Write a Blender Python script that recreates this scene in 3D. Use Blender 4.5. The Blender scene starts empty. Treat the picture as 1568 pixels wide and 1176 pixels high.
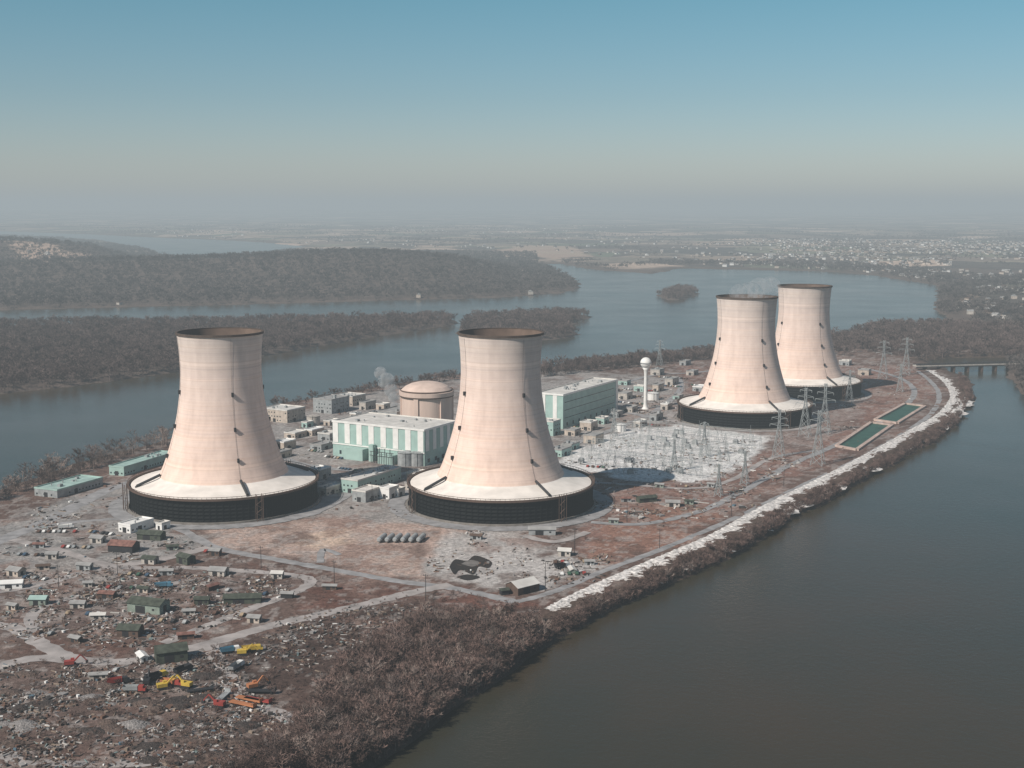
import bpy, math, random
import numpy as np
from mathutils import Vector
random.seed(7); rng=np.random.default_rng(7)
scene=bpy.context.scene
# ---------------------------------------------------------------- survey helper
HC=193.0; FP=1930.0; HOR=319.0
P=math.atan((588-HOR)/FP); sp,cp=math.sin(P),math.cos(P)
def G(px,py,z=0.0):
    """ground coordinates (metres) of a surveyed bearing"""
    den=FP*sp-(588-py)*cp
    t=(HC-z)/den
    return (t*(px-784), t*(FP*cp+(588-py)*sp))
def GP(l,z=0.0): return [G(a,b,z) for a,b in l]
# ---------------------------------------------------------------- materials
MATS={}
def pmat(name,col,rough=0.85,ns=0.3,amt=0.25,metal=0.0,ns2=None,bump=0.0,stretch=None,spec=.3):
    if name in MATS: return MATS[name]
    m=bpy.data.materials.new(name); m.use_nodes=True; nt=m.node_tree; n=nt.nodes; l=nt.links
    b=n['Principled BSDF']; b.inputs['Roughness'].default_value=rough; b.inputs['Metallic'].default_value=metal; b.inputs['Specular IOR Level'].default_value=spec
    tc=n.new('ShaderNodeTexCoord'); src=tc.outputs['Object']
    if stretch:
        mp=n.new('ShaderNodeMapping'); mp.inputs['Scale'].default_value=stretch; l.new(src,mp.inputs['Vector']); src=mp.outputs[0]
    no=n.new('ShaderNodeTexNoise'); no.inputs['Scale'].default_value=ns; no.inputs['Detail'].default_value=6; l.new(src,no.inputs['Vector'])
    r=n.new('ShaderNodeValToRGB'); r.color_ramp.elements[0].position=0.3; r.color_ramp.elements[1].position=0.7
    r.color_ramp.elements[0].color=(*[c*(1-amt) for c in col],1); r.color_ramp.elements[1].color=(*[min(1,c*(1+amt)) for c in col],1)
    l.new(no.outputs['Fac'],r.inputs['Fac']); l.new(r.outputs[0],b.inputs['Base Color'])
    if bump>0:
        bp=n.new('ShaderNodeBump'); bp.inputs['Strength'].default_value=bump; bp.inputs['Distance'].default_value=1.0
        l.new(no.outputs['Fac'],bp.inputs['Height']); l.new(bp.outputs[0],b.inputs['Normal'])
    MATS[name]=m; return m
# ---------------------------------------------------------------- mesh builder
class MB:
    def __init__(s): s.V=[];s.F=[];s.I=[]
    def add(s,v,f,mi=0):
        o=len(s.V); s.V+= [tuple(p) for p in v]; s.F+=[tuple(i+o for i in q) for q in f]; s.I+=[mi]*len(f)
    def box(s,cx,cy,z0,sx,sy,sz,rot=0,mi=0,tilt=0):
        c,d=math.cos(rot),math.sin(rot); v=[]
        for z in(0,1):
            for x,y in((-.5,-.5),(.5,-.5),(.5,.5),(-.5,.5)):
                X,Y=x*sx,y*sy; v.append((cx+X*c-Y*d,cy+X*d+Y*c,z0+z*sz+x*tilt*sx))
        s.add(v,[(3,2,1,0),(4,5,6,7),(0,1,5,4),(1,2,6,5),(2,3,7,6),(3,0,4,7)],mi)
    def cyl(s,cx,cy,z0,r,h,n=16,mi=0,r2=None):
        r2=r if r2 is None else r2; v=[]
        for i in range(n):
            a=2*math.pi*i/n; v.append((cx+r*math.cos(a),cy+r*math.sin(a),z0))
        for i in range(n):
            a=2*math.pi*i/n; v.append((cx+r2*math.cos(a),cy+r2*math.sin(a),z0+h))
        f=[(i,(i+1)%n,n+(i+1)%n,n+i) for i in range(n)]+[tuple(range(n-1,-1,-1)),tuple(range(n,2*n))]
        s.add(v,f,mi)
    def beam(s,p,q,w,mi=0,w2=None,n=4):
        p=Vector(p);q=Vector(q);w2=w if w2 is None else w2
        d=(q-p); 
        if d.length<1e-6: return
        d.normalize(); a=d.cross(Vector((0,0,1)))
        if a.length<1e-3: a=Vector((1,0,0))
        a.normalize(); b=d.cross(a); v=[]
        for c,ww in((p,w),(q,w2)):
            for i in range(n):
                t=2*math.pi*(i+.5)/n; v.append(c+(a*math.cos(t)+b*math.sin(t))*ww*.7)
        f=[(i,(i+1)%n,n+(i+1)%n,n+i) for i in range(n)]+[tuple(range(n-1,-1,-1)),tuple(range(n,2*n))]
        s.add(v,f,mi)
    def gable(s,cx,cy,z0,sx,sy,h,rot=0,mi=0):
        c,d=math.cos(rot),math.sin(rot); v=[]
        for x,y,z in((-.5,-.5,0),(.5,-.5,0),(.5,.5,0),(-.5,.5,0),(-.5,0,1),(.5,0,1)):
            X,Y=x*sx,y*sy; v.append((cx+X*c-Y*d,cy+X*d+Y*c,z0+z*h))
        s.add(v,[(0,1,5,4),(2,3,4,5),(1,2,5),(3,0,4),(3,2,1,0)],mi)
    def rev(s,prof,n=96,mi=0,close=False):
        v=[]
        for z,r in prof:
            for i in range(n):
                a=2*math.pi*i/n; v.append((r*math.cos(a),r*math.sin(a),z))
        f=[]
        m=len(prof)
        for j in range(m-1 if not close else m):
            k=(j+1)%m
            for i in range(n):
                f.append((j*n+i,j*n+(i+1)%n,k*n+(i+1)%n,k*n+i))
        s.add(v,f,mi)
    def mesh(s,name,mats,smooth=False):
        me=bpy.data.meshes.new(name); me.from_pydata(s.V,[],s.F)
        for m in mats: me.materials.append(m)
        if len(mats)>1: me.polygons.foreach_set('material_index',s.I)
        if smooth: me.polygons.foreach_set('use_smooth',[True]*len(s.F))
        me.update(); return me
def link(o): scene.collection.objects.link(o); return o
def obj(name,mb,mats,parent=None,smooth=False,loc=(0,0,0),rot=0):
    if not isinstance(mats,(list,tuple)): mats=[mats]
    me=mb.mesh(name,mats,smooth) if isinstance(mb,MB) else mb
    o=link(bpy.data.objects.new(name,me)); o.location=loc; o.rotation_euler=(0,0,rot)
    if parent: o.parent=parent
    return o
def empty(name,loc=(0,0,0),rot=0):
    e=link(bpy.data.objects.new(name,None)); e.location=loc; e.rotation_euler=(0,0,rot); e.empty_display_size=5; return e
# ---------------------------------------------------------------- noise
def vnoise(x,y,seed=0):
    xi=np.floor(x);yi=np.floor(y);fx=x-xi;fy=y-yi;fx=fx*fx*(3-2*fx);fy=fy*fy*(3-2*fy)
    def h(a,b):
        v=np.sin(a*127.1+b*311.7+seed*74.7)*43758.5453; return v-np.floor(v)
    return (h(xi,yi)*(1-fx)+h(xi+1,yi)*fx)*(1-fy)+(h(xi,yi+1)*(1-fx)+h(xi+1,yi+1)*fx)*fy
def fbm(x,y,sc,seed=0,o=4):
    r=0;a=.5;t=0
    for i in range(o):
        r=r+a*vnoise(x/sc*2**i,y/sc*2**i,seed+i*13);t+=a;a*=.5
    return r/t
def sdist(X,Y,poly):
    d2=np.full(X.shape,1e30);ins=np.zeros(X.shape,bool);n=len(poly)
    for i in range(n):
        ax,ay=poly[i];bx,by=poly[(i+1)%n];ex,ey=bx-ax,by-ay
        L=ex*ex+ey*ey+1e-9
        t=np.clip(((X-ax)*ex+(Y-ay)*ey)/L,0,1)
        d2=np.minimum(d2,(X-ax-t*ex)**2+(Y-ay-t*ey)**2)
        if ay!=by:
            c=((ay>Y)!=(by>Y))&(X<ax+(Y-ay)*ex/ey); ins^=c
    return np.where(ins,1,-1)*np.sqrt(d2)
def sstep(a,b,x):
    t=np.clip((x-a)/(b-a),0,1);return t*t*(3-2*t)
# ---------------------------------------------------------------- land outlines
W=-4.0
ISL=GP([(480,1240),(575,1176),(640,1130),(700,1085),(780,1028),(860,975),(950,930),(1050,885),(1120,855),(1170,822),(1230,787),(1300,750),(1370,712),(1420,683),(1455,657),(1478,634),(1491,610),(1490,592),(1478,577),(1440,562),(1415,555),(1450,548),(1640,546),(1640,508),(1440,498),(1340,499),(1280,512),(1180,524),(1090,540),(1000,550),(900,558),(830,565),(700,575),(600,590),(420,622),(300,657),(255,674),(180,695),(100,717),(0,752),(-150,805),(-400,900),(-500,1240)],W)
ISL2=GP([(-400,655),(-150,622),(0,604),(100,593),(200,580),(270,569),(400,546),(500,528),(600,512),(690,499),(699,494),(690,489),(600,491),(400,495),(270,497),(100,499),(0,501),(-400,515)],W)
ISL3=GP([(700,512),(740,520),(800,522),(860,519),(887,513),(868,501),(903,485),(860,482),(800,484),(715,489)],W)
ISL4=GP([(1005,453),(1020,459),(1040,460),(1070,450),(1060,444),(1030,444)],W)
MAIN=GP([(-1200,500),(0,475),(150,471),(300,468),(450,464),(600,460),(750,456),(860,449),(890,440),(885,430),(850,414),(828,404),(860,404),(900,412),(940,415),(1000,419),(1040,411),(1150,413),(1250,415),(1330,421),(1390,430),(1437,438),(1432,475),(1455,491),(1600,506),(1600,547),(1542,553),(1545,577),(1568,604),(1750,690),(2400,900)],W)+[(2500,300),(60000,300),(60000,90000),(-60000,90000),(-60000,1500)]
CUT=GP([(-300,352),(0,354),(140,359),(240,364),(330,367),(400,371),(470,378),(440,381),(385,391),(365,405),(330,412),(297,411),(265,396),(225,382),(150,367),(0,360),(-300,356)],W)
def height(X,Y):
    wob=(fbm(X,Y,30,3,3)-.5)*10*np.clip(Y/900,.3,8)
    di=sdist(X,Y,ISL)
    dm=sdist(X,Y,MAIN); dm=np.minimum(dm,-sdist(X,Y,CUT))
    do=np.maximum(np.maximum(sdist(X,Y,ISL2),sdist(X,Y,ISL3)),sdist(X,Y,ISL4))
    d=np.maximum(np.maximum(di,do),dm)+wob
    sc=9+0.003*np.maximum(Y-700,0)
    z=-4+4*np.clip(d/sc,-2,1)
    k=sstep(30,350,dm)
    hills=85*np.exp(-((X+1750)/520)**2-((Y-4300)/520)**2)+62*np.exp(-((X+420)/480)**2-((Y-3650)/560)**2)+40*np.exp(-((X+1150)/500)**2-((Y-3450)/400)**2)
    hills+= 35*sstep(1500,3200,Y)*np.exp(-((X-1500)/300)**2-((Y-2600)/500)**2)
    far=sstep(7000,30000,Y)*(60+170*(fbm(X,Y,5000,9,3)-.3))+sstep(3500,7000,Y)*25*(fbm(X,Y,900,5,3)-.35)
    z=z+k*np.maximum(hills+far,0)
    return z,di,dm,do,d
# ---------------------------------------------------------------- terrain sheet
def rows():
    y=60.0;r=[]
    while y<75000:
        r.append(y); y*=1+ (0.010 if y<380 else (0.0036 if y<1500 else (0.005 if y<6000 else 0.012)))
    return np.array(r)
ry=rows()
cs=np.concatenate([np.linspace(-1.6,-.55,40,endpoint=False),np.linspace(-.55,.55,620,endpoint=False),np.linspace(.55,1.6,41)])
NX,NY=len(cs),len(ry)
X=(cs[None,:]*ry[:,None]).ravel(); Y=np.repeat(ry,NX)
Z,di,dm,do,dd=height(X,Y)
jx=X+(fbm(X,Y,14,21,3)-.5)*20; jy=Y+(fbm(X,Y,14,22,3)-.5)*30
n1=fbm(X,Y,45,31); n2=fbm(X,Y,9,32,3); n3=fbm(X,Y,160,33,3)
def C(r,g,b): return np.array([r,g,b])
col=C(.15,.10,.083)*(0.6+.8*n1)[:,None]
zones=[
 ([(1040,560),(1400,560),(1435,600),(1300,690),(1200,740),(1050,815),(900,870),(880,760),(1000,740),(1180,690),(1040,640)],(.22,.13,.105),8),
 ([(330,800),(480,785),(640,795),(770,808),(770,870),(640,888),(480,860),(335,838)],(.39,.285,.24),6),
 ([(470,815),(540,805),(545,835),(480,840)],(.56,.42,.33),5),
 ([(640,878),(655,860),(690,812),(800,812),(840,850),(935,850),(905,880),(820,905),(700,895)],(.42,.39,.37),5),
 ([(400,650),(600,592),(850,565),(1050,580),(1050,640),(960,660),(850,740),(900,800),(640,800),(470,795),(430,720)],(.29,.265,.25),8),
 ([(930,800),(1000,765),(1110,790),(1050,830),(900,862)],(.25,.14,.105),5),
 ([(0,800),(100,760),(200,728),(210,790),(330,832),(180,872),(-200,890),(-300,860)],(.26,.245,.235),7),
 ([(-200,870),(180,868),(340,868),(475,888),(330,970),(-200,980)],(.155,.11,.096),6),
 ([(300,1000),(500,945),(700,905),(835,935),(520,1200),(120,1200)],(.085,.057,.048),6),
 ([(-100,1015),(200,1030),(330,1000),(400,1110),(280,1185),(-100,1200)],(.15,.105,.09),7),
 ([(335,855),(520,890),(660,905),(560,925),(450,940),(480,890)],(.14,.072,.056),4),
 ([(690,900),(830,925),(760,945),(650,925)],(.15,.075,.058),4),
 ([(0,985),(120,1015),(300,1000),(330,965),(430,935),(200,985)],(.13,.075,.06),4),
 ([(230,1005),(330,985),(370,1040),(290,1060),(240,1050)],(.27,.24,.22),4),
 ([(20,870),(110,850),(180,872),(160,890),(60,905)],(.25,.225,.21),5),
 ([(1035,640),(1240,640),(1320,600),(1320,640),(1240,690),(1120,690),(1040,670)],(.24,.18,.16),6),
]
for pl,c,soft in zones:
    m=sstep(-soft,soft,sdist(jx,jy,GP(pl)))[:,None]
    col=col*(1-m)+m*np.array(c)*(0.66+.68*n2)[:,None]
pl=sstep(.55,.70,n2*.6+n1*.4)[:,None]*.5
col=col*(1-pl)+pl*C(.34,.29,.26)
ws=sstep(.52,.66,fbm(X,Y,18,41))[:,None]*.6
col=col*(1-ws)+ws*C(.11,.07,.057)*(1+1.2*(sstep(.45,.6,n1)))[:,None]
n5=fbm(X,Y,5,51,3); gy_=((di>20)&(n5>.6))[:,None]*.4
col=col*(1-gy_)+gy_*C(.38,.35,.33)
m=sstep(-4,4,sdist(jx,jy,GP([(845,716),(880,690),(960,656),(1060,650),(1182,670),(1165,694),(1088,739),(960,733)])))[:,None]
col=col*(1-m)+m*C(.66,.64,.62)*(.72+.5*n2)[:,None]
bank=(1-sstep(10,26,di+(n2-.5)*20))[:,None]*(di>-50)[:,None]
col=col*(1-bank)+bank*C(.085,.06,.047)
isl=(di>-20)
oth=~isl
col[oth]=(C(.105,.08,.068)*(0.7+.6*n1)[:,None])[oth]
lefthill=np.exp(-((X+1750)/800)**4-((Y-4300)/800)**4)
farm=np.where(oth,sstep(0,120,dm)*sstep(3100,4500,Y)*(1-np.exp(-((X+420)/560)**2-((Y-3600)/750)**2))*(1-lefthill),0)
east=np.where(oth&(X>700)&(Y<3400),sstep(20,120,dm)*.8,0)
farm=np.maximum(farm,east)
tan_f=[[(760,392),(860,397),(905,392),(880,378),(800,376),(755,384)],[(640,380),(700,380),(700,376),(640,376)],[(310,373),(460,376),(460,373),(330,370)],[(1060,378),(1160,376),(1160,372),(1060,372)],[(20,418),(120,420),(130,410),(20,407)],[(480,356),(620,357),(600,353),(490,353)],[(900,362),(1080,362),(1060,358),(920,358)],[(1300,372),(1460,371),(1440,367),(1310,368)]]
for tp in tan_f:
    m_=sstep(-25,25,sdist(X+(n1-.5)*120,Y+(n3-.5)*400,GP(tp)))
    col=col*(1-m_[:,None])+m_[:,None]*C(.50,.36,.28); farm=farm*(1-m_*.7)
Z=Z+np.where(isl&(di>30),0,(n2-.5)*.8*(dd>5))
me=bpy.data.meshes.new('ground')
me.vertices.add(NX*NY); me.vertices.foreach_set('co',np.stack([X,Y,Z],1).ravel())
i=np.arange((NY-1)*NX).reshape(NY-1,NX)[:,:-1].ravel()
q=np.stack([i,i+1,i+NX+1,i+NX],1).ravel()
nf=len(i); me.loops.add(nf*4); me.loops.foreach_set('vertex_index',q)
me.polygons.add(nf); me.polygons.foreach_set('loop_start',np.arange(nf)*4)
me.polygons.foreach_set('use_smooth',np.ones(nf,bool))
me.update(calc_edges=True); 
a=me.color_attributes.new('Col','FLOAT_COLOR','POINT')
a.data.foreach_set('color',np.concatenate([col,farm[:,None]],1).astype(np.float32).ravel())
ground=link(bpy.data.objects.new('ground',me))
m=bpy.data.materials.new('ground_soil'); m.use_nodes=True; n=m.node_tree.nodes; l=m.node_tree.links; b=n['Principled BSDF']
b.inputs['Roughness'].default_value=.95; b.inputs['Specular IOR Level'].default_value=.1
vc=n.new('ShaderNodeVertexColor'); vc.layer_name='Col'
tc=n.new('ShaderNodeTexCoord')
def noise(scale,detail=6,rough=.6):
    x=n.new('ShaderNodeTexNoise'); x.inputs['Scale'].default_value=scale; x.inputs['Detail'].default_value=detail; x.inputs['Roughness'].default_value=rough
    l.new(tc.outputs['Object'],x.inputs['Vector']); return x
def ramp(src,els):
    r=n.new('ShaderNodeValToRGB'); cr=r.color_ramp
    while len(cr.elements)<len(els): cr.elements.new(.5)
    for e,(p,c) in zip(cr.elements,els): e.position=p; e.color=(*c,1)
    l.new(src,r.inputs['Fac']); return r
def mixc(t,fac,a_,b_):
    x=n.new('ShaderNodeMix'); x.data_type='RGBA'; x.blend_type=t
    if isinstance(fac,float): x.inputs[0].default_value=fac
    else: l.new(fac,x.inputs[0])
    l.new(a_,x.inputs[6]); l.new(b_,x.inputs[7]); return x.outputs[2]
nz=noise(.35,10,.75); r1=ramp(nz.outputs['Fac'],[(.3,(.40,.37,.37)),(.5,(1,1,1)),(.72,(1.8,1.8,1.8))])
c1=mixc('MULTIPLY',1.0,vc.outputs['Color'],r1.outputs[0])
mp=n.new('ShaderNodeMapping'); mp.inputs['Scale'].default_value=(.0032,.0022,0); mp.inputs['Rotation'].default_value=(0,0,.4); 
nw=noise(.002,4); 
mx=n.new('ShaderNodeVectorMath'); mx.operation='MULTIPLY_ADD'; mx.inputs[1].default_value=(260,260,0); l.new(nw.outputs['Color'],mx.inputs[0]); l.new(tc.outputs['Object'],mx.inputs[2])
l.new(mx.outputs[0],mp.inputs['Vector'])
vo=n.new('ShaderNodeTexVoronoi'); vo.inputs['Scale'].default_value=1; l.new(mp.outputs[0],vo.inputs['Vector'])
sx=n.new('ShaderNodeSeparateColor'); l.new(vo.outputs['Color'],sx.inputs[0])
fr=ramp(sx.outputs[0],[(0,(.08,.07,.06)),(.3,(.13,.10,.085)),(.45,(.22,.17,.14)),(.6,(.14,.16,.11)),(.72,(.38,.28,.21)),(.85,(.24,.19,.15)),(1,(.56,.42,.33))])
wn=noise(.0035,8,.65); wr=ramp(wn.outputs['Fac'],[(.53,(0,0,0)),(.58,(1,1,1))])
wood=n.new('ShaderNodeRGB'); wood.outputs[0].default_value=(.075,.065,.06,1)
fc=mixc('MIX',wr.outputs[0],fr.outputs[0],wood.outputs[0])
fn=noise(.03,6,.8); fnr=ramp(fn.outputs['Fac'],[(.35,(.55,.55,.55)),(.6,(1.3,1.3,1.3)),(.72,(2.4,2.3,2.2))])
fc=mixc('MULTIPLY',1.0,fc,fnr.outputs[0])
cc=mixc('MIX',vc.outputs['Alpha'],c1,fc); l.new(cc,b.inputs['Base Color'])
bp=n.new('ShaderNodeBump'); bp.inputs['Strength'].default_value=.7; bp.inputs['Distance'].default_value=1.2; l.new(nz.outputs['Fac'],bp.inputs['Height']); l.new(bp.outputs[0],b.inputs['Normal'])
me.materials.append(m)
# ---------------------------------------------------------------- river
mb=MB(); mb.add([(-70000,-3000,W),(70000,-3000,W),(70000,80000,W),(-70000,80000,W)],[(0,1,2,3)])
m=bpy.data.materials.new('river_water'); m.use_nodes=True; n=m.node_tree.nodes; l=m.node_tree.links; b=n['Principled BSDF']
tc=n.new('ShaderNodeTexCoord')
b.inputs['IOR'].default_value=1.33; b.inputs['Specular IOR Level'].default_value=.36
w1=noise(.004,5); wr=ramp(w1.outputs['Fac'],[(.35,(.054,.038,.022)),(.65,(.030,.033,.023))]); l.new(wr.outputs[0],b.inputs['Base Color'])
w2=noise(.008,6); rr=n.new('ShaderNodeMapRange'); rr.inputs['To Min'].default_value=.08; rr.inputs['To Max'].default_value=.28; l.new(w2.outputs['Fac'],rr.inputs['Value']); l.new(rr.outputs[0],b.inputs['Roughness'])
w3=noise(.35,4,.6); bp=n.new('ShaderNodeBump'); bp.inputs['Strength'].default_value=.3; bp.inputs['Distance'].default_value=.5; l.new(w3.outputs['Fac'],bp.inputs['Height']); l.new(bp.outputs[0],b.inputs['Normal'])
obj('river_water',mb,m)
# ---------------------------------------------------------------- materials list
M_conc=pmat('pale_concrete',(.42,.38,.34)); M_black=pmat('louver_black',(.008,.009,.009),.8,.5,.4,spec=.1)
M_dark=pmat('dark_steel',(.03,.03,.032),.6); M_brown=pmat('rusty_brown',(.10,.065,.05)); M_white=pmat('white_paint',(.76,.74,.71),.6,.2,.1)
M_grey=pmat('grey_metal',(.30,.31,.31),.5); M_teal=pmat('teal_cladding',(.33,.46,.42),.7,.15,.12); M_teal2=pmat('teal_roof',(.33,.45,.41),.7,.15,.2)
M_roofw=pmat('pale_roof',(.60,.57,.53),.8,.15,.18); M_roofg=pmat('grey_roof',(.30,.29,.28),.8,.2,.25); M_win=pmat('dark_glass',(.03,.04,.045),.2)
M_beige=pmat('beige_wall',(.45,.38,.32)); M_lat=pmat('galvanised_lattice',(.30,.32,.32),.6)
M_green=pmat('green_roof',(.06,.068,.052),.8,.4,.4); M_road=pmat('worn_asphalt_road',(.28,.27,.27),.9,.15,.3,bump=.1)
M_dirt=pmat('dirt_road_surface',(.34,.305,.29),.95,.12,.3); M_rock=pmat('limestone_riprap',(.63,.59,.56),.95,.45,.5,bump=.8)
M_yel=pmat('yellow_paint',(.55,.38,.06),.6); M_red=pmat('red_paint',(.30,.05,.04),.6); M_blue=pmat('blue_paint',(.08,.20,.28),.6); M_org=pmat('orange_paint',(.45,.18,.08),.6)
M_rub=pmat('tyre_rubber',(.02,.02,.02),.9)
# ---------------------------------------------------------------- cooling towers
m=bpy.data.materials.new('tower_concrete'); m.use_nodes=True; n=m.node_tree.nodes; l=m.node_tree.links; b=n['Principled BSDF']; b.inputs['Roughness'].default_value=.95; b.inputs['Specular IOR Level'].default_value=.15
tc=n.new('ShaderNodeTexCoord'); sz=n.new('ShaderNodeSeparateXYZ'); l.new(tc.outputs['Object'],sz.inputs[0])
mr=n.new('ShaderNodeMapRange'); mr.inputs['From Max'].default_value=115; l.new(sz.outputs[2],mr.inputs['Value'])
base=ramp(mr.outputs[0],[(0,(.80,.61,.51)),(.45,(.79,.615,.53)),(.75,(.75,.61,.54)),(1,(.63,.55,.50))])
def zband(scale,off):
    mpp=n.new('ShaderNodeMapping'); mpp.inputs['Scale'].default_value=(.0015,.0015,scale); mpp.inputs['Location'].default_value=(off,0,off); l.new(tc.outputs['Object'],mpp.inputs['Vector'])
    x=n.new('ShaderNodeTexNoise'); x.inputs['Scale'].default_value=1; x.inputs['Detail'].default_value=3; l.new(mpp.outputs[0],x.inputs['Vector']); return x
zb=zband(.28,0); zr=ramp(zb.outputs['Fac'],[(.34,(.84,.83,.83)),(.42,(.97,.96,.96)),(.5,(1,1,1)),(.56,(.94,.91,.88)),(.62,(1.08,1.07,1.06))])
c=mixc('MULTIPLY',1.0,base.outputs[0],zr.outputs[0])
mpp=n.new('ShaderNodeMapping'); mpp.inputs['Scale'].default_value=(.22,.22,.018); l.new(tc.outputs['Object'],mpp.inputs['Vector'])
x=n.new('ShaderNodeTexNoise'); x.inputs['Scale'].default_value=1; x.inputs['Detail'].default_value=8; l.new(mpp.outputs[0],x.inputs['Vector'])
sr=ramp(x.outputs['Fac'],[(.3,(.84,.83,.83)),(.58,(1,1,1))]); c=mixc('MULTIPLY',.7,c,sr.outputs[0])
bl=noise(.06,8,.7); br=ramp(bl.outputs['Fac'],[(.35,(.91,.90,.90)),(.6,(1.03,1.03,1.03))]); c=mixc('MULTIPLY',1.0,c,br.outputs[0])
wv=n.new('ShaderNodeMath'); wv.operation='MODULO'; wv.inputs[1].default_value=2.4; l.new(sz.outputs[2],wv.inputs[0])
lr=ramp(wv.outputs[0],[(.0,(.84,.84,.84)),(.22,(1,1,1))]); c=mixc('MULTIPLY',.6,c,lr.outputs[0])
l.new(c,b.inputs['Base Color']); M_tow=m
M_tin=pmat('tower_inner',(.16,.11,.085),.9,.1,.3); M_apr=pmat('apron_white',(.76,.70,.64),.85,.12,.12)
def ctower(px,py,rotoff=0):
    gx,gy=G(px,py); e=empty('cooling_tower',(gx,gy,0),rotoff)
    raw=[(19,43),(20,42),(22,40.7),(26,38.9),(36,35.3),(48,31.7),(60,28.9),(75,26.7),(88,25.9),(100,26.3),(108,27.0),(113,27.6)]
    zz=np.linspace(19,113,48); rr_=np.interp(zz,[a for a,_ in raw],[b_ for _,b_ in raw])
    k=np.array([1,2,3,2,1])/9; rs=np.convolve(np.pad(rr_,2,mode='edge'),k,'valid')
    mb=MB(); mb.rev(list(zip(zz,rs)),128); obj('shell',mb,M_tow,e,True)
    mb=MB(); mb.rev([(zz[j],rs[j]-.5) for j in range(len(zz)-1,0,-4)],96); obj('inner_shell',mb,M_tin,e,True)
    mb=MB(); mb.rev([(112.2,27.1),(112.2,28.2),(113.6,28.2),(113.6,27.0)],96,close=True); obj('rim',mb,pmat('rim_dark',(.09,.065,.052)),e)
    mb=MB(); mb.rev([(20.3,41.5),(19.3,43.5),(18.2,46.5),(17.0,50.5),(15.8,55),(14.9,59.6)],96); obj('apron',mb,M_apr,e,True)
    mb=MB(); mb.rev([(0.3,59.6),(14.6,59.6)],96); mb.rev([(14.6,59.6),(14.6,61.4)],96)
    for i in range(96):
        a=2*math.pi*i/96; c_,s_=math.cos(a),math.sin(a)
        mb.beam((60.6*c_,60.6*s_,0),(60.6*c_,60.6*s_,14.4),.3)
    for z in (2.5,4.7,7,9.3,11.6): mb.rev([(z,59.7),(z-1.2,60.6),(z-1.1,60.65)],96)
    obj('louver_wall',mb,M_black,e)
    mb=MB(); mb.rev([(14.4,60.3),(14.4,61.9),(15.6,61.9),(15.6,60.3)],96,close=True)
    for i in range(128):
        a=2*math.pi*i/128; c_,s_=math.cos(a),math.sin(a); mb.beam((61.8*c_,61.8*s_,15.6),(61.8*c_,61.8*s_,16.8),.16)
    mb.rev([(16.7,61.7),(16.7,61.95),(16.95,61.95),(16.95,61.7)],96,close=True); obj('walkway_ring',mb,M_brown,e)
    mb=MB(); mb.rev([(0,62.6),(1.2,62.6),(1.2,61.5),(0,61.5)],96,close=True); obj('basin_curb',mb,pmat('basin_concrete',(.2,.18,.16)),e)
    mb=MB()
    for az in (27,-63,117,207):
        a=math.radians(-90+az); c_,s_=math.cos(a),math.sin(a)
        for j in range(0,len(zz)-2,2):
            mb.beam((c_*(rs[j]+.25),s_*(rs[j]+.25),zz[j]),(c_*(rs[j+2]+.25),s_*(rs[j+2]+.25),zz[j+2]),.09)
        for z in (74,52,33):
            r_=np.interp(z,zz,rs)+.6; mb.box(c_*r_,s_*r_,z,1.5,1.3,2.6,a)
        mb.beam((c_*41.5,s_*41.5,22.2),(c_*57,s_*57,16.2),1.3,n=8)
        mb.beam((c_*57,s_*57,16.2),(c_*57,s_*57,14.8),1.3,n=8)
    obj('ladder_and_riser_pipes',mb,M_dark,e)
    mb=MB()
    for az in (-68,32,150):
        a=math.radians(-90+az); c_,s_=math.cos(a),math.sin(a); t_=(-s_,c_)
        for k_ in range(2):
            for j in (-2,2):
                x_=c_*(62.4+2.4*k_)+t_[0]*j; y_=s_*(62.4+2.4*k_)+t_[1]*j; mb.beam((x_,y_,0),(x_,y_,17.5),.3)
        for q_ in range(6):
            z0=q_*2.7; sg=1 if q_%2 else -1
            mb.beam((c_*63.6+t_[0]*2*sg,s_*63.6+t_[1]*2*sg,z0),(c_*63.6-t_[0]*2*sg,s_*63.6-t_[1]*2*sg,z0+2.7),.4)
    obj('stair_tower',mb,M_brown,e)
    return e
ctower(345,768,0); ctower(767,770,.1); ctower(1139,641,-.1); ctower(1227,602,-.05)
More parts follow.
